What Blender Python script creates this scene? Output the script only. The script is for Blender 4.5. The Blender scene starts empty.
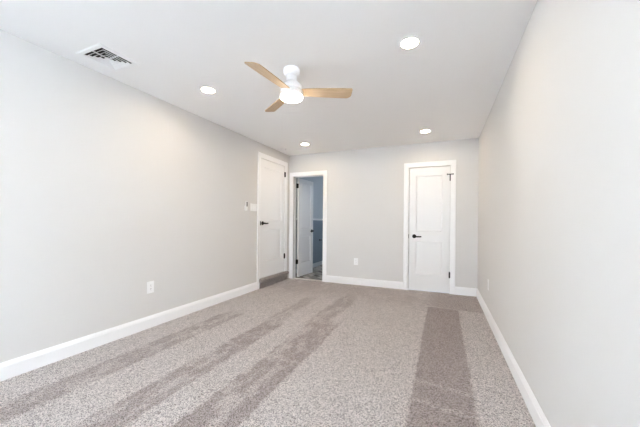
import bpy, bmesh, math, random
from mathutils import Vector, Matrix
C = bpy.context.scene
COL = C.collection
PI = math.pi
rad = math.radians
# ---------------------------------------------------------------- room dimensions (metres)
H = 2.44                      # ceiling height
D = 5.008                     # back wall plane (y)
XL, XR = -2.823, 0.50         # left and right wall planes (x)
YF = -2.10                    # front (window) wall plane behind the camera
WT = 0.115                    # partition thickness
# ---------------------------------------------------------------- camera
cam_d = bpy.data.cameras.new('camera'); cam = bpy.data.objects.new('camera', cam_d); COL.objects.link(cam)
cam_d.sensor_width = 36.0; cam_d.lens = 286.6 / 640 * 36
cam_d.shift_y = 8.35 / 640
cam_d.clip_start = 0.02
cam.matrix_world = (Matrix.Translation((0, 0, 1.127)) @ Matrix.Rotation(0.4045, 4, 'Z')
                    @ Matrix.Rotation(PI / 2, 4, 'X') @ Matrix.Rotation(0.0089, 4, 'Z'))
C.camera = cam
# ---------------------------------------------------------------- world, daylight, exposure
world = bpy.data.worlds.new('sky'); C.world = world; world.use_nodes = True
bgn = world.node_tree.nodes['Background']; bgn.inputs[0].default_value = (0.62, 0.78, 1.0, 1); bgn.inputs[1].default_value = 1.0
vs = C.view_settings
vs.view_transform = 'Standard'; vs.look = 'None'; vs.gamma = 1; vs.use_curve_mapping = False
vs.exposure = 1.65
C.cycles.diffuse_bounces = 8; C.cycles.max_bounces = 14


def area(name, loc, rot, sx, sy, power, color):
    l = bpy.data.lights.new(name, 'AREA'); l.shape = 'RECTANGLE'; l.size = sx; l.size_y = sy
    l.energy = power; l.color = color
    o = bpy.data.objects.new(name, l); COL.objects.link(o); o.location = loc; o.rotation_euler = rot
    return o


WIN = [(-2.35, -1.45), (-0.95, -0.05)]            # the two windows in the front wall: x ranges
WZ = (0.75, 2.05)
for a, b in WIN:                                  # daylight entering each window
    area('window_daylight', ((a + b) / 2, YF + 0.03, (WZ[0] + WZ[1]) / 2), (rad(90), 0, PI), 0.86, 1.26, 146, (0.70, 0.85, 1.0))
area('bathroom_daylight', (-1.0, 6.6, 1.55), (0, rad(90), 0), 0.9, 1.1, 3.6, (0.76, 0.87, 1.0))
LAMP = (1.0, 0.82, 0.58)
LENS_STRENGTH = 70.0
FAN_STRENGTH = 16.0

# ---------------------------------------------------------------- materials


def nodes(m):
    nt = m.node_tree; return nt, nt.nodes, nt.links


def mat(name, col, rough=0.5, metal=0.0, bump=0.0, scale=200.0, spec=0.5, var=0.0):
    m = bpy.data.materials.new(name); m.use_nodes = True
    nt, N, L = nodes(m); b = N['Principled BSDF']
    b.inputs['Base Color'].default_value = (*col, 1); b.inputs['Roughness'].default_value = rough
    b.inputs['Metallic'].default_value = metal; b.inputs['Specular IOR Level'].default_value = spec
    if bump or var:
        tc = N.new('ShaderNodeTexCoord'); nz = N.new('ShaderNodeTexNoise')
        nz.inputs['Scale'].default_value = scale; nz.inputs['Detail'].default_value = 3
        L.new(tc.outputs['Object'], nz.inputs['Vector'])
        if bump:
            bp = N.new('ShaderNodeBump'); bp.inputs['Strength'].default_value = bump; bp.inputs['Distance'].default_value = 0.002
            L.new(nz.outputs['Fac'], bp.inputs['Height']); L.new(bp.outputs['Normal'], b.inputs['Normal'])
        if var:
            mx = N.new('ShaderNodeMix'); mx.data_type = 'RGBA'
            mx.inputs['A'].default_value = (*[c * (1 - var) for c in col], 1)
            mx.inputs['B'].default_value = (*[min(1, c * (1 + var)) for c in col], 1)
            L.new(nz.outputs['Fac'], mx.inputs['Factor']); L.new(mx.outputs['Result'], b.inputs['Base Color'])
    return m


def emit(name, col, strength):
    m = bpy.data.materials.new(name); m.use_nodes = True
    nt, N, L = nodes(m); b = N['Principled BSDF']
    b.inputs['Base Color'].default_value = (0.9, 0.9, 0.9, 1)
    b.inputs['Emission Color'].default_value = (*col, 1); b.inputs['Emission Strength'].default_value = strength
    return m


WALL = mat('wall_paint', (0.675, 0.660, 0.644), 0.75, bump=0.05, scale=350, spec=0.25)
CEIL = mat('ceiling_paint', (0.87, 0.865, 0.858), 0.9, bump=0.05, scale=300, spec=0.1)
TRIM = mat('trim_paint', (0.88, 0.88, 0.885), 0.35, spec=0.4)
DOOR = mat('door_paint', (0.82, 0.82, 0.822), 0.4, spec=0.4)
BLACK = mat('black_metal', (0.006, 0.006, 0.0065), 0.5, spec=0.3)
PLASTIC = mat('white_plastic', (0.86, 0.86, 0.86), 0.35)
SLOT = mat('dark_slot', (0.02, 0.02, 0.02), 0.6)
FANW = mat('fan_white_metal', (0.86, 0.86, 0.87), 0.35)
GREYP = mat('grey_screen', (0.16, 0.165, 0.16), 0.3)
VENTW = mat('vent_white_metal', (0.85, 0.85, 0.85), 0.4)
DUCT = mat('dark_duct', (0.015, 0.015, 0.015), 0.9)
BATHW = mat('bathroom_paint', (0.55, 0.585, 0.61), 0.7)
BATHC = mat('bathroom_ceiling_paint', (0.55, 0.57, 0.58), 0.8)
STONE = mat('marble_saddle', (0.74, 0.70, 0.64), 0.3, var=0.08, scale=20)
LENS = emit('led_lens', LAMP, LENS_STRENGTH)
FANL = emit('fan_opal_diffuser', (1.0, 0.93, 0.82), FAN_STRENGTH)
GLASS = bpy.data.materials.new('window_glass'); GLASS.use_nodes = True
nt, N, L = nodes(GLASS); N.clear()
o_ = N.new('ShaderNodeOutputMaterial'); mx_ = N.new('ShaderNodeMixShader'); t_ = N.new('ShaderNodeBsdfTransparent'); g_ = N.new('ShaderNodeBsdfGlossy')
g_.inputs['Roughness'].default_value = 0.02; mx_.inputs[0].default_value = 0.06
L.new(t_.outputs[0], mx_.inputs[1]); L.new(g_.outputs[0], mx_.inputs[2]); L.new(mx_.outputs[0], o_.inputs[0])


def wood_mat():
    m = bpy.data.materials.new('light_oak_veneer'); m.use_nodes = True
    nt, N, L = nodes(m); b = N['Principled BSDF']; b.inputs['Roughness'].default_value = 0.45
    tc = N.new('ShaderNodeTexCoord'); mp = N.new('ShaderNodeMapping'); mp.inputs['Scale'].default_value = (3, 60, 60)
    nz = N.new('ShaderNodeTexNoise'); nz.inputs['Scale'].default_value = 2.0; nz.inputs['Detail'].default_value = 5; nz.inputs['Distortion'].default_value = 0.6
    cr = N.new('ShaderNodeValToRGB'); cr.color_ramp.elements[0].position = 0.3; cr.color_ramp.elements[1].position = 0.7
    cr.color_ramp.elements[0].color = (0.47, 0.325, 0.19, 1); cr.color_ramp.elements[1].color = (0.60, 0.435, 0.275, 1)
    L.new(tc.outputs['Object'], mp.inputs['Vector']); L.new(mp.outputs['Vector'], nz.inputs['Vector'])
    L.new(nz.outputs['Fac'], cr.inputs['Fac']); L.new(cr.outputs['Color'], b.inputs['Base Color'])
    return m


OAK = wood_mat()


def mth(nt, op, a, b=None, clamp=False):
    n = nt.nodes.new('ShaderNodeMath'); n.operation = op; n.use_clamp = clamp
    for i, v in enumerate((a, b)):
        if v is None: continue
        if isinstance(v, (int, float)): n.inputs[i].default_value = v
        else: nt.links.new(v, n.inputs[i])
    return n.outputs[0]


def carpet_mat(name, bands=True):
    """Cut-pile carpet: two-tone tufts, with the darker lanes where the pile was brushed the other way."""
    m = bpy.data.materials.new(name); m.use_nodes = True
    nt, N, L = nodes(m); b = N['Principled BSDF']
    b.inputs['Roughness'].default_value = 0.95; b.inputs['Specular IOR Level'].default_value = 0.1
    b.inputs['Sheen Weight'].default_value = 0.15
    geo = N.new('ShaderNodeNewGeometry'); sep = N.new('ShaderNodeSeparateXYZ'); L.new(geo.outputs['Position'], sep.inputs[0])
    X, Y = sep.outputs[0], sep.outputs[1]

    def noise(scale, detail=2.0, rough=0.5, vec=None):
        n = N.new('ShaderNodeTexNoise'); n.inputs['Scale'].default_value = scale; n.inputs['Detail'].default_value = detail
        n.inputs['Roughness'].default_value = rough
        L.new(vec or geo.outputs['Position'], n.inputs['Vector']); return n.outputs['Fac']

    def sstep(v, lo, hi):
        n = N.new('ShaderNodeMapRange'); n.interpolation_type = 'SMOOTHSTEP'; n.inputs['From Min'].default_value = lo; n.inputs['From Max'].default_value = hi
        L.new(v, n.inputs['Value']); return n.outputs[0]
    wob = mth(nt, 'MULTIPLY', mth(nt, 'SUBTRACT', noise(2.2, 4.0, 0.6), 0.5), 0.09)
    fine = mth(nt, 'MULTIPLY', mth(nt, 'SUBTRACT', noise(18, 4.0, 0.65), 0.5), 0.09)
    xw = mth(nt, 'ADD', mth(nt, 'ADD', X, wob), fine)
    yw = mth(nt, 'ADD', mth(nt, 'ADD', Y, wob), fine)
    xs = mth(nt, 'ADD', X, mth(nt, 'ADD', mth(nt, 'MULTIPLY', wob, 0.2), mth(nt, 'MULTIPLY', fine, 0.5)))
    mask = None
    if bands:
        def lane(x, x0, x1, y, y0, y1, e=0.03, ey=0.12):
            a = mth(nt, 'MULTIPLY', sstep(x, x0 - e, x0 + e), mth(nt, 'SUBTRACT', 1.0, sstep(x, x1 - e, x1 + e)))
            c = mth(nt, 'MULTIPLY', sstep(y, y0 - ey, y0 + ey), mth(nt, 'SUBTRACT', 1.0, sstep(y, y1 - ey, y1 + ey)))
            return mth(nt, 'MULTIPLY', a, c)
        st_ = N.new('ShaderNodeMapping'); st_.inputs['Scale'].default_value = (1.0, 0.38, 1.0); L.new(geo.outputs['Position'], st_.inputs['Vector'])
        patch = mth(nt, 'ADD', 0.34, mth(nt, 'MULTIPLY', 0.66, sstep(noise(8.0, 6.0, 0.7, st_.outputs[0]), 0.42, 0.53)))
        lanes = [(lane(xs, -0.178, 0.195, mth(nt, 'ADD', Y, fine), -1.2, 4.12, 0.012, 0.03), 1.0, False),
                 (lane(xw, -2.47, -2.22, yw, 0.2, 2.85, 0.018), 0.85, True),
                 (lane(xw, -1.84, -1.60, yw, 0.4, 2.75, 0.015), 0.95, True),
                 (lane(xw, -1.86, -1.68, yw, 2.6, 3.9, 0.04), 0.6, True),
                 (lane(xw, -1.36, -1.03, yw, 0.2, 3.0, 0.015), 1.0, True),
                 (lane(xw, -1.40, -1.15, yw, 2.9, 4.2, 0.03), 0.75, True),
                 (lane(X, -0.2, 0.6, mth(nt, 'ADD', mth(nt, 'ADD', Y, mth(nt, 'MULTIPLY', X, 0.10)), fine), 4.14, 5.2, 0.15, 0.03), 0.62, False),
                 (lane(xw, -2.9, -0.3, yw, 4.1, 5.1, 0.2, 0.35), 0.45, True)]
        for s, w, p in lanes:
            v = mth(nt, 'MULTIPLY', s, w)
            if p: v = mth(nt, 'MULTIPLY', v, patch)
            mask = v if mask is None else mth(nt, 'MAXIMUM', mask, v)
        # two pale scuff arcs that cross the dark lane
        for c0, w in ((2.14, 0.9), (1.90, 0.9)):
            yy = mth(nt, 'ADD', mth(nt, 'ADD', Y, mth(nt, 'MULTIPLY', X, 0.12)), mth(nt, 'MULTIPLY', fine, 2.2))
            ln = mth(nt, 'MULTIPLY', sstep(yy, c0 - 0.03, c0), mth(nt, 'SUBTRACT', 1.0, sstep(yy, c0, c0 + 0.03)))
            mask = mth(nt, 'MULTIPLY', mask, mth(nt, 'SUBTRACT', 1.0, mth(nt, 'MULTIPLY', ln, 0.55 * w)))
    vor = N.new('ShaderNodeTexVoronoi'); vor.inputs['Scale'].default_value = 215; L.new(geo.outputs['Position'], vor.inputs['Vector'])
    sepc = N.new('ShaderNodeSeparateColor'); L.new(vor.outputs['Color'], sepc.inputs[0])
    tuft = mth(nt, 'ADD', mth(nt, 'MULTIPLY', sepc.outputs[0], 0.55), mth(nt, 'MULTIPLY', noise(300, 2.0), 0.45))
    cr = N.new('ShaderNodeValToRGB'); e = cr.color_ramp.elements
    e[0].position = 0.25; e[0].color = (0.205, 0.170, 0.159, 1)
    e[1].position = 0.62; e[1].color = (0.84, 0.765, 0.73, 1)
    L.new(tuft, cr.inputs['Fac'])
    col = cr.outputs['Color']
    big = noise(1.3, 3.0)
    mul = mth(nt, 'ADD', 0.93, mth(nt, 'MULTIPLY', big, 0.14))
    if mask is not None:
        mx = N.new('ShaderNodeMix'); mx.data_type = 'RGBA'; mx.blend_type = 'MULTIPLY'
        L.new(mask, mx.inputs['Factor']); L.new(col, mx.inputs['A']); mx.inputs['B'].default_value = (0.645, 0.595, 0.585, 1)
        col = mx.outputs['Result']
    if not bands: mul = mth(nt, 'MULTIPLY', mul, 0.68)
    vm = N.new('ShaderNodeVectorMath'); vm.operation = 'SCALE'; L.new(col, vm.inputs[0]); L.new(mul, vm.inputs['Scale'])
    L.new(vm.outputs[0], b.inputs['Base Color'])
    bp = N.new('ShaderNodeBump'); bp.inputs['Strength'].default_value = 1.0; bp.inputs['Distance'].default_value = 0.008
    L.new(mth(nt, 'SUBTRACT', tuft, vor.outputs['Distance']), bp.inputs['Height']); L.new(bp.outputs['Normal'], b.inputs['Normal'])
    return m


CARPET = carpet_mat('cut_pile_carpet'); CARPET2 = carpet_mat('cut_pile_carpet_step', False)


def bath_tile_mat(name, wall):
    m = bpy.data.materials.new(name); m.use_nodes = True
    nt, N, L = nodes(m); b = N['Principled BSDF']; b.inputs['Roughness'].default_value = 0.25
    geo = N.new('ShaderNodeNewGeometry'); mp = N.new('ShaderNodeMapping'); L.new(geo.outputs['Position'], mp.inputs['Vector'])
    br = N.new('ShaderNodeTexBrick'); L.new(mp.outputs['Vector'], br.inputs['Vector'])
    if wall:
        mp.inputs['Rotation'].default_value = (0, 0, 0)
        sp = N.new('ShaderNodeSeparateXYZ'); cb = N.new('ShaderNodeCombineXYZ'); L.new(geo.outputs['Position'], sp.inputs[0])
        L.new(sp.outputs[1], cb.inputs[0]); L.new(sp.outputs[2], cb.inputs[1]); L.new(cb.outputs[0], br.inputs['Vector'])
        br.inputs['Scale'].default_value = 1; br.inputs['Brick Width'].default_value = 0.3; br.inputs['Row Height'].default_value = 0.1
        br.inputs['Mortar Size'].default_value = 0.002
        br.inputs['Color1'].default_value = (0.23, 0.28, 0.33, 1); br.inputs['Color2'].default_value = (0.24, 0.29, 0.34, 1); br.inputs['Mortar'].default_value = (0.25, 0.3, 0.36, 1)
        L.new(br.outputs['Color'], b.inputs['Base Color'])
    else:
        mp.inputs['Rotation'].default_value = (0, 0, rad(45))
        br.inputs['Scale'].default_value = 1; br.inputs['Brick Width'].default_value = 0.26; br.inputs['Row Height'].default_value = 0.085
        br.inputs['Mortar Size'].default_value = 0.004; br.inputs['Bias'].default_value = 0.0
        br.inputs['Color1'].default_value = (0.07, 0.065, 0.06, 1); br.inputs['Color2'].default_value = (0.62, 0.58, 0.53, 1); br.inputs['Mortar'].default_value = (0.4, 0.38, 0.35, 1)
        nz = N.new('ShaderNodeTexNoise'); nz.inputs['Scale'].default_value = 9; nz.inputs['Detail'].default_value = 4; L.new(geo.outputs['Position'], nz.inputs['Vector'])
        mx = N.new('ShaderNodeMix'); mx.data_type = 'RGBA'; mx.inputs['B'].default_value = (0.42, 0.37, 0.32, 1)
        L.new(mth(nt, 'MULTIPLY', nz.outputs['Fac'], 0.7), mx.inputs['Factor']); L.new(br.outputs['Color'], mx.inputs['A'])
        L.new(mx.outputs['Result'], b.inputs['Base Color'])
    return m


BTILE = bath_tile_mat('blue_grey_wall_tile', True); FTILE = bath_tile_mat('patterned_floor_tile', False)

# ---------------------------------------------------------------- mesh helpers


def obj(name, bm, m, parent=None, loc=(0, 0, 0), smooth=False, bevel=0.0):
    bmesh.ops.recalc_face_normals(bm, faces=bm.faces)
    me = bpy.data.meshes.new(name); bm.to_mesh(me); bm.free()
    for mm in (m if isinstance(m, (list, tuple)) else [m]): me.materials.append(mm)
    if smooth:
        for p in me.polygons: p.use_smooth = True
        me.set_sharp_from_angle(angle=rad(40))
    o = bpy.data.objects.new(name, me); COL.objects.link(o); o.location = loc
    if parent: o.parent = parent
    if bevel:
        bv = o.modifiers.new('bevel', 'BEVEL'); bv.width = bevel; bv.segments = 2; bv.limit_method = 'ANGLE'
    return o


def box(bm, x0, x1, y0, y1, z0, z1):
    v = [bm.verts.new((x, y, z)) for x in (x0, x1) for y in (y0, y1) for z in (z0, z1)]
    for f in ((0, 1, 3, 2), (4, 6, 7, 5), (0, 4, 5, 1), (2, 3, 7, 6), (0, 2, 6, 4), (1, 5, 7, 3)):
        bm.faces.new([v[i] for i in f])
    return bm


def lathe(bm, prof, axis='Z', n=40, c=(0, 0, 0)):
    """Revolve (radius, height) pairs about an axis through c; -Y means height runs toward the room."""
    rings = []
    for r, h in prof:
        ring = []
        for k in range(n if r > 1e-6 else 1):
            a = 2 * PI * k / n
            p = (r * math.cos(a), r * math.sin(a), h)
            if axis == '-Y': p = (p[0], -h, p[1])
            if axis == 'X': p = (h, p[0], p[1])
            ring.append(bm.verts.new((p[0] + c[0], p[1] + c[1], p[2] + c[2])))
        rings.append(ring)
    for a, b in zip(rings, rings[1:]):
        if len(a) == 1 and len(b) == 1: continue
        for k in range(n):
            k2 = (k + 1) % n
            if len(a) == 1: bm.faces.new((a[0], b[k], b[k2]))
            elif len(b) == 1: bm.faces.new((a[k], b[0], a[k2]))
            else: bm.faces.new((a[k], b[k], b[k2], a[k2]))
    return bm


def extrude_profile(bm, prof, p0, p1, nrm, m0=0.0, m1=0.0):
    """Sweep a (thickness, height) profile from p0 to p1 (xy), thickness along nrm; m0/m1 shift the ends for mitres."""
    d = Vector((p1[0] - p0[0], p1[1] - p0[1], 0)).normalized(); nv = Vector((nrm[0], nrm[1], 0))
    rings = []
    for p, mm in ((p0, m0), (p1, m1)):
        rings.append([bm.verts.new(Vector((p[0], p[1], 0)) + nv * t + d * (mm * t) + Vector((0, 0, z))) for t, z in prof])
    a, b = rings; n = len(prof)
    for k in range(n):
        k2 = (k + 1) % n; bm.faces.new((a[k], a[k2], b[k2], b[k]))
    bm.faces.new(a); bm.faces.new(list(reversed(b)))
    return bm


def grid_wall(bm, us, zs, holes, t, mapf):
    """A wall slab of thickness t with rectangular holes; only outer faces."""
    us = sorted(set(us + [h[0] for h in holes] + [h[1] for h in holes])); zs = sorted(set(zs + [h[2] for h in holes] + [h[3] for h in holes]))
    solid = lambda i, j: 0 <= i < len(us) - 1 and 0 <= j < len(zs) - 1 and not any(
        h[0] <= (us[i] + us[i + 1]) / 2 <= h[1] and h[2] <= (zs[j] + zs[j + 1]) / 2 <= h[3] for h in holes)
    cache = {}

    def V(i, j, k):
        if (i, j, k) not in cache: cache[(i, j, k)] = bm.verts.new(mapf(us[i], zs[j], t * k))
        return cache[(i, j, k)]
    for i in range(len(us) - 1):
        for j in range(len(zs) - 1):
            if not solid(i, j): continue
            bm.faces.new((V(i, j, 0), V(i + 1, j, 0), V(i + 1, j + 1, 0), V(i, j + 1, 0)))
            bm.faces.new((V(i, j, 1), V(i, j + 1, 1), V(i + 1, j + 1, 1), V(i + 1, j, 1)))
            if not solid(i - 1, j): bm.faces.new((V(i, j, 0), V(i, j + 1, 0), V(i, j + 1, 1), V(i, j, 1)))
            if not solid(i + 1, j): bm.faces.new((V(i + 1, j, 0), V(i + 1, j, 1), V(i + 1, j + 1, 1), V(i + 1, j + 1, 0)))
            if not solid(i, j - 1): bm.faces.new((V(i, j, 0), V(i, j, 1), V(i + 1, j, 1), V(i + 1, j, 0)))
            if not solid(i, j + 1): bm.faces.new((V(i, j + 1, 0), V(i + 1, j + 1, 0), V(i + 1, j + 1, 1), V(i, j + 1, 1)))
    return bm


def tag(o, label, cat=None, group=None, kind=None):
    o['label'] = label
    if cat: o['category'] = cat
    if group: o['group'] = group
    if kind: o['kind'] = kind
    return o


def empty(name, loc=(0, 0, 0), rz=0.0):
    o = bpy.data.objects.new(name, None); COL.objects.link(o); o.location = loc; o.rotation_euler = (0, 0, rz); o.empty_display_size = 0.1
    return o


def copy_tree(o, parent=None):
    c = o.copy(); COL.objects.link(c); c.parent = parent
    for ch in list(o.children): copy_tree(ch, c)
    return c


def on_wall(name, wall, u, z):
    """Empty on a wall: local x to the right as seen from the room, local -y out of the wall, z up."""
    if wall == 'back': return empty(name, (u, D, z), 0)
    if wall == 'left': return empty(name, (XL, u, z), PI / 2)
    return empty(name, (XR, u, z), -PI / 2)


BM = bmesh.new
S = 'structure'
# ---------------------------------------------------------------- the room shell
# openings: (u0, u1, z0, z1)
O_LEFT = (4.034, 4.834, 0.165, 2.195)       # door in the left wall, above the step
O_BATH = (-2.715, -2.085, 0.0, 2.012)       # doorway to the bathroom
O_BACK = (-0.522, 0.105, 0.0, 2.042)        # closed door in the back wall
tag(obj('floor', box(BM(), XL - WT, XR + WT, YF - WT, D + 0.03, -0.1, 0.0), CARPET), 'grey beige cut-pile carpet floor with dark brushed lanes', 'carpet floor', kind=S)
tag(obj('ceiling', box(BM(), XL - WT, XR + WT, YF - WT, D + WT, H, H + 0.1), CEIL), 'flat white ceiling of the bedroom', 'ceiling', kind=S)
tag(obj('wall_left', grid_wall(BM(), [YF - WT, D + WT], [0, H], [O_LEFT], WT, lambda u, z, k: (XL - k, u, z)), WALL), 'long pale grey wall on the left with the raised door', 'wall', kind=S)
tag(obj('wall_right', grid_wall(BM(), [YF - WT, D + WT], [0, H], [], WT, lambda u, z, k: (XR + k, u, z)), WALL), 'long plain pale grey wall on the right', 'wall', kind=S)
tag(obj('wall_back', grid_wall(BM(), [XL, XR], [0, H], [O_BATH, O_BACK], WT, lambda u, z, k: (u, D + k, z)), WALL), 'pale grey back wall with the bathroom doorway and a closed door', 'wall', kind=S)
tag(obj('wall_front', grid_wall(BM(), [XL, XR], [0, H], [(a, b, *WZ) for a, b in WIN], WT, lambda u, z, k: (u, YF - k, z)), WALL), 'pale grey window wall behind the viewer', 'wall', kind=S)
for i, (a, b) in enumerate(WIN):
    bm = BM()
    for q in ((a - 0.08, a + 0.03, WZ[0] - 0.08, WZ[1] + 0.08), (b - 0.03, b + 0.08, WZ[0] - 0.08, WZ[1] + 0.08)): box(bm, q[0], q[1], YF - 0.05, YF + 0.018, q[2], q[3])
    box(bm, a + 0.03, b - 0.03, YF - 0.05, YF + 0.018, WZ[1] - 0.03, WZ[1] + 0.08); box(bm, a + 0.03, b - 0.03, YF - 0.05, YF + 0.03, WZ[0] - 0.08, WZ[0] + 0.03)
    box(bm, a + 0.03, b - 0.03, YF - 0.05, YF - 0.01, 1.38, 1.42)
    w = obj('window_%d' % (i + 1), bm, TRIM); tag(w, ('left' if i == 0 else 'right') + ' white sash window in the wall behind the viewer', 'window', kind=S)
    obj('pane', box(BM(), a + 0.03, b - 0.03, YF - 0.034, YF - 0.03, WZ[0] + 0.03, WZ[1] - 0.03), GLASS, w)

# baseboards
BBP = [(0, 0), (0.015, 0), (0.015, 0.094), (0.0115, 0.099), (0.0115, 0.106), (0.005, 0.120), (0.004, 0.125), (0, 0.125)]


def baseboard(name, p0, p1, nrm, label, m0=0.0, m1=0.0):
    return tag(obj(name, extrude_profile(BM(), BBP, p0, p1, nrm, m0, m1), TRIM), label, 'baseboard', kind=S)


CW = 0.080                                   # casing width
baseboard('baseboard_left', (XL, YF), (XL, O_LEFT[0] - CW - 0.004), (1, 0), 'white baseboard along the left wall')
baseboard('baseboard_right', (XR, D), (XR, YF), (-1, 0), 'white baseboard along the right wall', 1.0, 0.0)
baseboard('baseboard_back', (O_BATH[1] + CW - 0.01, D), (O_BACK[0] - CW + 0.005, D), (0, -1), 'white baseboard on the back wall between the two doors')
baseboard('baseboard_corner', (O_BACK[1] + CW - 0.005, D), (XR, D), (0, -1), 'short white baseboard between the closed back door and the right wall', 0.0, -1.0)
baseboard('baseboard_front', (XL + 0.015, YF), (XR - 0.015, YF), (0, 1), 'white baseboard under the windows')

# door casings with their jambs (local: x along wall, -y into the room)
CASP = [(0.0, 0.0), (0.0, 0.010), (0.004, 0.013), (0.052, 0.016), (0.063, 0.0185), (CW - 0.003, 0.0185), (CW, 0.016), (CW, 0.0)]


def casing(name, wall, o, zfloor, label, stop_side=0.0, rev=0.004):
    u0, u1, z0, z1 = o
    t = on_wall(name, wall, 0, 0); tag(t, label, 'door casing', kind=S)
    bm = BM(); a0, a1, zt = u0 - rev, u1 + rev, z1 + rev
    n = len(CASP)
    path = []
    for (px, pz, dx, dz) in ((a0, zfloor, -1, 0), (a0, zt, -1, 1), (a1, zt, 1, 1), (a1, zfloor, 1, 0)):
        path.append([bm.verts.new((px + dx * s, -th, pz + dz * s)) for s, th in CASP])
    for A, B in zip(path, path[1:]):
        for k in range(n): bm.faces.new((A[k], A[(k + 1) % n], B[(k + 1) % n], B[k]))
    bm.faces.new(path[0]); bm.faces.new(path[-1])
    obj('casing', bm, TRIM, t)
    bm = BM()
    jt = 0.016                                # jamb liner inside the opening, with the stop strip
    box(bm, u0 - 0.003, u0 + 0.0, 0.0005, WT + 0.003, z0, z1); box(bm, u1, u1 + 0.003, 0.0005, WT + 0.003, z0, z1)
    box(bm, u0 - 0.003, u1 + 0.003, 0.0005, WT + 0.003, z1, z1 + 0.003)
    y0, y1 = (0.040, 0.052) if stop_side == 0 else (0.030, 0.076)
    box(bm, u0, u0 + 0.010, y0, y1, z0, z1); box(bm, u1 - 0.010, u1, y0, y1, z0, z1); box(bm, u0 + 0.010, u1 - 0.010, y0, y1, z1 - 0.010, z1)
    obj('jamb', bm, TRIM, t)
    return t


casing('trim_1', 'left', O_LEFT, 0.0, 'white casing around the raised door in the left wall')
casing('trim_2', 'back', O_BATH, 0.0, 'white casing around the open bathroom doorway', 1)
casing('trim_3', 'back', O_BACK, 0.0, 'white casing around the closed door in the back wall')


def door_slab(bm, w, h, t, y0, panels):
    """Two-panel slab: local x 0..w, z 0..h, front at y0, back at y0+t; panels (x0,x1,z0,z1) are recessed on both faces."""
    xs = sorted({0, w, *[p[0] for p in panels], *[p[1] for p in panels]}); zs = sorted({0, h, *[p[2] for p in panels], *[p[3] for p in panels]})
    for side in (0, 1):
        y = y0 + side * t; dy = 1 if side == 0 else -1
        vc = {}

        def V(x, z): 
            if (x, z) not in vc: vc[(x, z)] = bm.verts.new((x, y, z))
            return vc[(x, z)]
        for i in range(len(xs) - 1):
            for j in range(len(zs) - 1):
                cx, cz = (xs[i] + xs[i + 1]) / 2, (zs[j] + zs[j + 1]) / 2
                if any(p[0] < cx < p[1] and p[2] < cz < p[3] for p in panels): continue
                bm.faces.new((V(xs[i], zs[j]), V(xs[i + 1], zs[j]), V(xs[i + 1], zs[j + 1]), V(xs[i], zs[j + 1])))
        for p in panels:
            prev = [V(p[0], p[2]), V(p[1], p[2]), V(p[1], p[3]), V(p[0], p[3])]
            for ins, dep in ((0.002, 0.008), (0.011, 0.014), (0.014, 0.0155)):
                cur = [bm.verts.new((x, y + dy * dep, z)) for x, z in ((p[0] + ins, p[2] + ins), (p[1] - ins, p[2] + ins), (p[1] - ins, p[3] - ins), (p[0] + ins, p[3] - ins))]
                for k in range(4): bm.faces.new((prev[k], prev[(k + 1) % 4], cur[(k + 1) % 4], cur[k]))
                prev = cur
            bm.faces.new(prev)
    # edges
    for x in (0, w):
        bm.faces.new([bm.verts.new(c) for c in ((x, y0, 0), (x, y0 + t, 0), (x, y0 + t, h), (x, y0, h))])
    for z in (0, h):
        bm.faces.new([bm.verts.new(c) for c in ((0, y0, z), (w, y0, z), (w, y0 + t, z), (0, y0 + t, z))])
    bmesh.ops.remove_doubles(bm, verts=bm.verts, dist=1e-5)
    return bm


def lever(parent, x, yf, z, dirx, out=-1):
    """Black lever handle on a round rose; yf = door face, out = -1 toward local -y."""
    bm = BM()
    s = 1 if out == -1 else -1
    c = (x, yf, z)
    prof = [(0, 0.0), (0.033, 0.0), (0.033, 0.007), (0.030, 0.010), (0.011, 0.010), (0.010, 0.034), (0.0135, 0.036), (0.0135, 0.052), (0.010, 0.055), (0, 0.055)]
    lathe(bm, [(r, h * s) for r, h in prof], '-Y', 28, c)
    obj_r = obj('handle', bm, BLACK, parent, smooth=True)
    bm = BM(); n = 14; rings = []
    for i in range(9):
        f = i / 8; r = 0.0135 - 0.003 * f
        px = x + dirx * 0.115 * f; pz = z - 0.004 * math.sin(f * PI) - 0.002 * f; py = yf - s * (0.045 - 0.006 * f)
        rings.append([bm.verts.new((px, py + 0.7 * r * math.cos(2 * PI * k / n), pz + r * math.sin(2 * PI * k / n))) for k in range(n)])
    for a, b in zip(rings, rings[1:]):
        for k in range(n): bm.faces.new((a[k], a[(k + 1) % n], b[(k + 1) % n], b[k]))
    bm.faces.new(rings[0]); bm.faces.new(rings[-1])
    obj('lever', bm, BLACK, obj_r, smooth=True)


def hinge(parent, x, y, z, leaves):
    bm = BM()
    lathe(bm, [(0, -0.052), (0.006, -0.052), (0.0085, -0.048), (0.0085, 0.048), (0.006, 0.052), (0, 0.052)], 'Z', 16, (x, y, z))
    for (x0, x1, y0, y1) in leaves: box(bm, x0, x1, y0, y1, z - 0.045, z + 0.045)
    return obj('hinge', bm, BLACK, parent, smooth=True)


def panels(w, hs=1.0):
    st = 0.108
    return [(st, w - st, 0.275, 0.812), (st, w - st, 0.972, 1.895)]


# closed door, left wall (raised above the step)
w = O_LEFT[1] - O_LEFT[0] - 0.010
d1 = on_wall('door_1', 'left', O_LEFT[0] + 0.005, O_LEFT[2] + 0.004); tag(d1, 'closed white two-panel door in the left wall above the step', 'door', kind=S)
obj('door_panel', door_slab(BM(), w, 2.022, 0.035, 0.003, panels(w)), DOOR, d1)
lever(d1, 0.068, 0.003, 0.926, 1)
obj('latch_plate', box(BM(), -0.026, -0.004, -0.0170, -0.004, 0.892, 0.960), BLACK, d1)
for hz in (0.292, 1.866): hinge(d1, w + 0.004, -0.008, hz, [(w - 0.008, w + 0.024, -0.0155, 0.001)])
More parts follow.
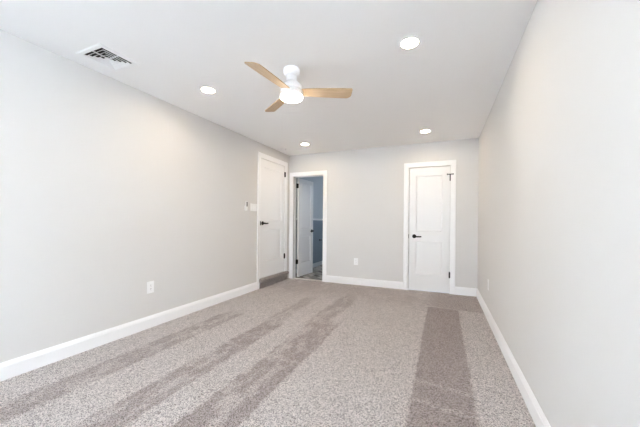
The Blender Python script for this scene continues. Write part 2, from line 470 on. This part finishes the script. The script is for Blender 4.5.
# closed door, back wall
w = O_BACK[1] - O_BACK[0] - 0.010
d2 = on_wall('door_2', 'back', O_BACK[0] + 0.005, 0.008); tag(d2, 'closed white two-panel door in the back wall near the right corner', 'door', kind=S)
obj('door_panel', door_slab(BM(), w, 2.028, 0.035, 0.003, panels(w)), DOOR, d2)
lever(d2, 0.083, 0.003, 0.893, 1)
obj('latch_plate', box(BM(), -0.009, -0.003, -0.0115, 0.010, 0.860, 0.926), BLACK, d2)
hinge(d2, w + 0.004, -0.008, 0.292, [(w - 0.006, w + 0.016, -0.0150, 0.001)])
hg = hinge(d2, w + 0.004, -0.008, 1.842, [(w - 0.004, w + 0.014, -0.006, 0.001)])
bm = BM(); box(bm, w - 0.040, w + 0.050, -0.024, -0.012, 1.888, 1.900); box(bm, w - 0.044, w - 0.034, -0.030, -0.002, 1.884, 1.904); box(bm, w + 0.042, w + 0.052, -0.030, -0.019, 1.884, 1.904)
obj('door_stop', bm, BLACK, hg)
# open bathroom door, hinged on the left jamb on the bathroom side
w = 0.615
d3 = empty('door_3', (O_BATH[0] + 0.006, D + WT + 0.012, 0.012), rad(86)); tag(d3, 'white two-panel door standing open into the bathroom', 'door', kind=S)
obj('door_panel', door_slab(BM(), w, 1.992, 0.035, -0.036, panels(w)), DOOR, d3).location = (0.010, 0, 0)
lever(d3, w - 0.052, -0.036, 0.915, -1)
lever(d3, w - 0.052, -0.001, 0.915, -1, 1)
for hz in (0.305, 1.838): hinge(d3, 0.000, 0.0, hz, [(0.0075, 0.0115, -0.034, 0.0), (-0.035, 0.0, -0.008, -0.004)])

# ---------------------------------------------------------------- bathroom beyond the doorway
BXL, BXR, BY0, BY1 = -2.93, -0.70, D + WT, 7.55
tag(obj('bathroom_floor', box(BM(), BXL - 0.1, BXR + 0.1, D + 0.03, BY1 + 0.1, -0.1, 0.002), FTILE), 'grey and white patterned tile floor of the bathroom', 'tile floor', kind=S)
tag(obj('bathroom_ceiling', box(BM(), BXL - 0.1, BXR + 0.1, BY0, BY1 + 0.1, 2.44, 2.5), BATHC), 'bathroom ceiling seen through the doorway', 'ceiling', kind=S)
bm = BM(); box(bm, BXL - 0.1, BXL, BY0, BY1 + 0.1, 0, 2.44)
wl = tag(obj('bathroom_wall_left', bm, BATHW), 'pale blue bathroom wall beyond the open door', 'wall', kind=S)
obj('wall_tile', box(BM(), BXL, BXL + 0.010, BY0, BY1, 0.10, 1.165), BTILE, wl)
bm = BM(); box(bm, BXL, BXL + 0.026, BY0, BY1, 1.182, 1.208); box(bm, BXL, BXL + 0.018, BY0, BY1, 1.165, 1.182); obj('tile_cap', bm, TRIM, wl, bevel=0.004)
obj('tile_base', box(BM(), BXL, BXL + 0.014, BY0, BY1, 0.002, 0.10), BATHW, wl)
tag(obj('bathroom_wall_right', box(BM(), BXR, BXR + 0.1, BY0, BY1 + 0.1, 0, 2.44), BATHW), 'right wall of the bathroom', 'wall', kind=S)
tag(obj('bathroom_wall_back', box(BM(), BXL, BXR, BY1, BY1 + 0.1, 0, 2.44), BATHW), 'far wall of the bathroom', 'wall', kind=S)
tag(obj('trim_4', box(BM(), O_BATH[0] + 0.001, O_BATH[1] - 0.001, D - 0.005, D + 0.055, 0.0, 0.010), STONE, bevel=0.003), 'pale stone threshold between carpet and bathroom tile', 'threshold', kind=S)
hk = empty('wall_hook', (BXL + 0.010, 6.80, 0.66), PI / 2); tag(hk, 'small black hook on the blue tiled bathroom wall', 'hook')
obj('mounting_plate', lathe(BM(), [(0, 0.0), (0.024, 0.0), (0.024, 0.006), (0.021, 0.008), (0, 0.008)], '-Y', 24), BLACK, hk, smooth=True)
bm = BM(); lathe(bm, [(0, 0.008), (0.008, 0.008), (0.008, 0.045), (0.013, 0.048), (0.013, 0.056), (0, 0.058)], '-Y', 20); obj('peg', bm, BLACK, hk, smooth=True)

# ---------------------------------------------------------------- carpeted step under the left door
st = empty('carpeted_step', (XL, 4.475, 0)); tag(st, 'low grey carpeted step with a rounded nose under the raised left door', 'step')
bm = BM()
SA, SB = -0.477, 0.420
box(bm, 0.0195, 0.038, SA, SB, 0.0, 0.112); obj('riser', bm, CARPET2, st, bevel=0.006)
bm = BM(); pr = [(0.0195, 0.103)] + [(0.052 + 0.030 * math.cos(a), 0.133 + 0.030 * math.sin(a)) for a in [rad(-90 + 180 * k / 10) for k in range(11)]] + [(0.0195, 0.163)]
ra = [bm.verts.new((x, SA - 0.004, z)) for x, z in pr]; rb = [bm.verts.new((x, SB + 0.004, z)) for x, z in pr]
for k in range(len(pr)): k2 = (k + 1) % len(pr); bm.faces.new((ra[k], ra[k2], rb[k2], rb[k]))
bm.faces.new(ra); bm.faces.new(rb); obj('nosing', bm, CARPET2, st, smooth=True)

# ---------------------------------------------------------------- ceiling fan
fan = empty('ceiling_fan', (-1.207, 2.172, H)); tag(fan, 'white flush ceiling fan with three light oak blades and a lit round light', 'ceiling fan')
obj('canopy', lathe(BM(), [(0, 0), (0.066, 0), (0.070, -0.004), (0.071, -0.030), (0.068, -0.042), (0.058, -0.052), (0.050, -0.058), (0, -0.058)], n=48), FANW, fan, smooth=True)
obj('neck', lathe(BM(), [(0, -0.050), (0.047, -0.050), (0.047, -0.110), (0.050, -0.120), (0, -0.120)], n=48), FANW, fan, smooth=True)
obj('motor_housing', lathe(BM(), [(0, -0.112), (0.054, -0.112), (0.064, -0.120), (0.080, -0.134), (0.091, -0.150), (0.096, -0.166), (0.096, -0.180), (0.087, -0.183), (0.087, -0.187), (0.096, -0.190), (0.0985, -0.196), (0.0985, -0.228), (0.0955, -0.235), (0, -0.235)], n=56), FANW, fan, smooth=True)
obj('light_diffuser', lathe(BM(), [(0, -0.2355), (0.093, -0.2355), (0.094, -0.240), (0.0935, -0.248), (0.087, -0.255), (0.07, -0.259), (0.04, -0.261), (0, -0.2615)], n=56), FANL, fan, smooth=True)


def blade_mesh():
    """Blade along +x: narrow root, slightly wider outer end; the counter-clockwise outer corner is rounded."""
    out = []
    for (x, y) in ((0.085, -0.040), (0.13, -0.047), (0.22, -0.054), (0.35, -0.060), (0.46, -0.062), (0.520, -0.062)): out.append((x, y))
    for k in range(1, 4): a = rad(-90 + 30 * k); out.append((0.520 + 0.012 * math.cos(a), -0.050 + 0.012 * math.sin(a)))
    cx, cy, r = 0.482, 0.012, 0.048
    for k in range(0, 9):
        a = rad(90 * k / 8); out.append((cx + r * math.cos(a), cy + r * math.sin(a)))
    for (x, y) in ((0.40, 0.059), (0.28, 0.056), (0.18, 0.050), (0.085, 0.042)): out.append((x, y))
    bm = BM(); t = 0.004
    a = [bm.verts.new((x, y, -t)) for x, y in out]; b = [bm.verts.new((x, y, t)) for x, y in out]
    n = len(out)
    for k in range(n): bm.faces.new((a[k], a[(k + 1) % n], b[(k + 1) % n], b[k]))
    bm.faces.new(list(reversed(a))); bm.faces.new(b)
    return bm


bl0 = obj('blade', blade_mesh(), OAK, fan, (0, 0, -0.197), bevel=0.0015)
br0 = obj('blade_bracket', box(BM(), 0.055, 0.125, -0.030, 0.032, 0.004, 0.010), FANW, bl0, bevel=0.002)
for k, ang in enumerate((25, 145, 265)):
    b = bl0 if k == 0 else copy_tree(bl0, fan)
    b.rotation_mode = 'XYZ'; b.rotation_euler = (rad(-14), 0, rad(ang)); b.scale = (0.98, 1, 1)

# ---------------------------------------------------------------- recessed downlights
def downlight():
    t = empty('recessed_light'); tag(t, '', 'ceiling light', 'recessed ceiling lights')
    obj('trim_ring', lathe(BM(), [(0.058, 0.0), (0.0705, 0.0), (0.071, -0.003), (0.068, -0.006), (0.060, -0.007), (0.058, -0.005), (0.058, 0.0)], n=40), PLASTIC, t, smooth=True)
    obj('lens', lathe(BM(), [(0, -0.0005), (0.0579, -0.0005), (0.0579, -0.0045), (0.045, -0.0055), (0, -0.006)], n=40), LENS, t, smooth=True)
    return t


dl0 = downlight()
SPOTS = [(-0.232, 2.175, 'round lit recessed ceiling light nearest the right wall, in front of the fan'),
         (-2.172, 2.195, 'round lit recessed ceiling light beside the left wall past the air vent'),
         (-2.150, 4.348, 'round lit recessed ceiling light near the open bathroom doorway'),
         (-0.240, 4.356, 'round lit recessed ceiling light near the closed back door'),
         (-0.235, 0.02, 'recessed ceiling light above the viewer on the right side'),
         (-2.165, 0.02, 'recessed ceiling light above the viewer on the left side')]
for k, (x, y, lab) in enumerate(SPOTS):
    o = dl0 if k == 0 else copy_tree(dl0)
    o.location = (x, y, H); o['label'] = lab

# ---------------------------------------------------------------- square four-way ceiling air vent
vent = empty('air_vent', (-2.505, 1.462, H)); tag(vent, 'square white four-way air vent in the ceiling by the left wall', 'air vent')


def ring_quad(bm, a0, z0, a1, z1, a2=None, z2=None):
    """A square frustum band from half-size a0 at z0 to half-size a1 at z1."""
    f = lambda a, z: [bm.verts.new((sx * a, sy * a, z)) for sx, sy in ((-1, -1), (1, -1), (1, 1), (-1, 1))]
    A, B = f(a0, z0), f(a1, z1)
    for k in range(4): bm.faces.new((A[k], A[(k + 1) % 4], B[(k + 1) % 4], B[k]))


bm = BM()
for q in (((0.155, -0.0005), (0.155, -0.004)), ((0.155, -0.004), (0.148, -0.009)), ((0.148, -0.009), (0.122, -0.009)), ((0.122, -0.009), (0.118, -0.0008)), ((0.118, -0.0008), (0.155, -0.0005))): ring_quad(bm, q[0][0], q[0][1], q[1][0], q[1][1])
bmesh.ops.remove_doubles(bm, verts=bm.verts, dist=1e-6)
obj('frame', bm, VENTW, vent)
obj('backing', box(BM(), -0.119, 0.119, -0.119, 0.119, -0.0006, -0.0003), DUCT, vent)
VR = (0.106, 0.080, 0.054, 0.028)
for a in VR:
    bm = BM(); ring_quad(bm, a - 0.014, -0.0025, a, -0.0150); ring_quad(bm, a, -0.0150, a + 0.0035, -0.0150); ring_quad(bm, a + 0.0035, -0.0150, a - 0.0115, -0.0020); ring_quad(bm, a - 0.0115, -0.0020, a - 0.014, -0.0025)
    bmesh.ops.remove_doubles(bm, verts=bm.verts, dist=1e-6); obj('louver', bm, VENTW, vent)
bm = BM(); box(bm, -0.004, 0.004, -0.121, 0.121, -0.0075, -0.001); box(bm, -0.121, 0.121, -0.004, 0.004, -0.0074, -0.0011); obj('cross_bar', bm, VENTW, vent)

# ---------------------------------------------------------------- smoke detector
sd = empty('smoke_detector', (-2.665, 4.500, H)); tag(sd, 'small round white smoke detector on the ceiling in the far left corner', 'smoke detector')
obj('base', lathe(BM(), [(0, 0), (0.062, 0), (0.062, -0.010), (0, -0.010)], n=40), PLASTIC, sd, smooth=True)
obj('cover', lathe(BM(), [(0, -0.010), (0.056, -0.010), (0.057, -0.024), (0.050, -0.034), (0.03, -0.038), (0, -0.038)], n=40), PLASTIC, sd, smooth=True)

# ---------------------------------------------------------------- outlets
def outlet(wall, u, z, label):
    t = on_wall('wall_outlet', wall, u, z); tag(t, label, 'wall outlet', 'duplex wall outlets')
    obj('cover_plate', box(BM(), -0.039, 0.039, -0.006, -0.0003, -0.062, 0.062), PLASTIC, t, bevel=0.003)
    for s in (-1, 1):
        bm = BM(); lathe(bm, [(0, 0.0055), (0.0175, 0.0055), (0.0175, 0.0085), (0.016, 0.0095), (0, 0.0095)], '-Y', 28, (0, 0, s * 0.0195))
        r = obj('receptacle', bm, PLASTIC, t, smooth=True)
        bm = BM()
        for dx, hh in ((-0.0063, 0.0085), (0.0063, 0.007)): box(bm, dx - 0.0012, dx + 0.0012, -0.0098, -0.0093, s * 0.0195 + 0.004 - hh / 2, s * 0.0195 + 0.004 + hh / 2)
        box(bm, -0.0024, 0.0024, -0.0098, -0.0093, s * 0.0195 - 0.0105, s * 0.0195 - 0.0060); obj('slots', bm, SLOT, r)
    obj('screw', lathe(BM(), [(0, 0.0055), (0.0035, 0.0055), (0.003, 0.0072), (0, 0.0075)], '-Y', 16), VENTW, t, smooth=True)
    return t


outlet('left', 2.073, 0.424, 'white duplex outlet low on the left wall')
outlet('back', -1.431, 0.418, 'white duplex outlet on the back wall between the doors')
outlet('right', 3.862, 0.408, 'white duplex outlet low on the right wall')

# ---------------------------------------------------------------- switch plate and remote beside the left door
sw = on_wall('switch_plate', 'left', 3.848, 1.352); tag(sw, 'white wall switch plate beside the raised left door', 'light switch')
obj('cover_plate', box(BM(), -0.085, 0.085, -0.007, -0.0003, -0.060, 0.060), PLASTIC, sw, bevel=0.003)
for k in (-1, 0, 1):
    bm = BM(); x = k * 0.046
    vs_ = [bm.verts.new(p) for p in ((x - 0.0165, -0.0065, -0.033), (x + 0.0165, -0.0065, -0.033), (x + 0.0165, -0.0065, 0.033), (x - 0.0165, -0.0065, 0.033),
                                     (x - 0.0165, -0.0125, -0.033), (x + 0.0165, -0.0125, -0.033), (x + 0.0165, -0.0085, 0.033), (x - 0.0165, -0.0085, 0.033))]
    for f in ((4, 5, 6, 7), (0, 1, 5, 4), (1, 2, 6, 5), (2, 3, 7, 6), (3, 0, 4, 7), (0, 3, 2, 1)): bm.faces.new([vs_[i] for i in f])
    obj('rocker', bm, PLASTIC, sw, bevel=0.001)
rm = on_wall('fan_remote', 'left', 3.640, 1.368); tag(rm, 'slim white remote with a grey screen in a wall cradle left of the switch plate', 'remote control')
obj('cradle', box(BM(), -0.026, 0.026, -0.018, -0.0003, -0.075, 0.000), PLASTIC, rm, bevel=0.004)
obj('handset', box(BM(), -0.023, 0.023, -0.026, -0.0182, -0.062, 0.072), PLASTIC, rm, bevel=0.003)
obj('screen', box(BM(), -0.008, 0.020, -0.0275, -0.0262, -0.012, 0.060), GREYP, rm, bevel=0.0005)
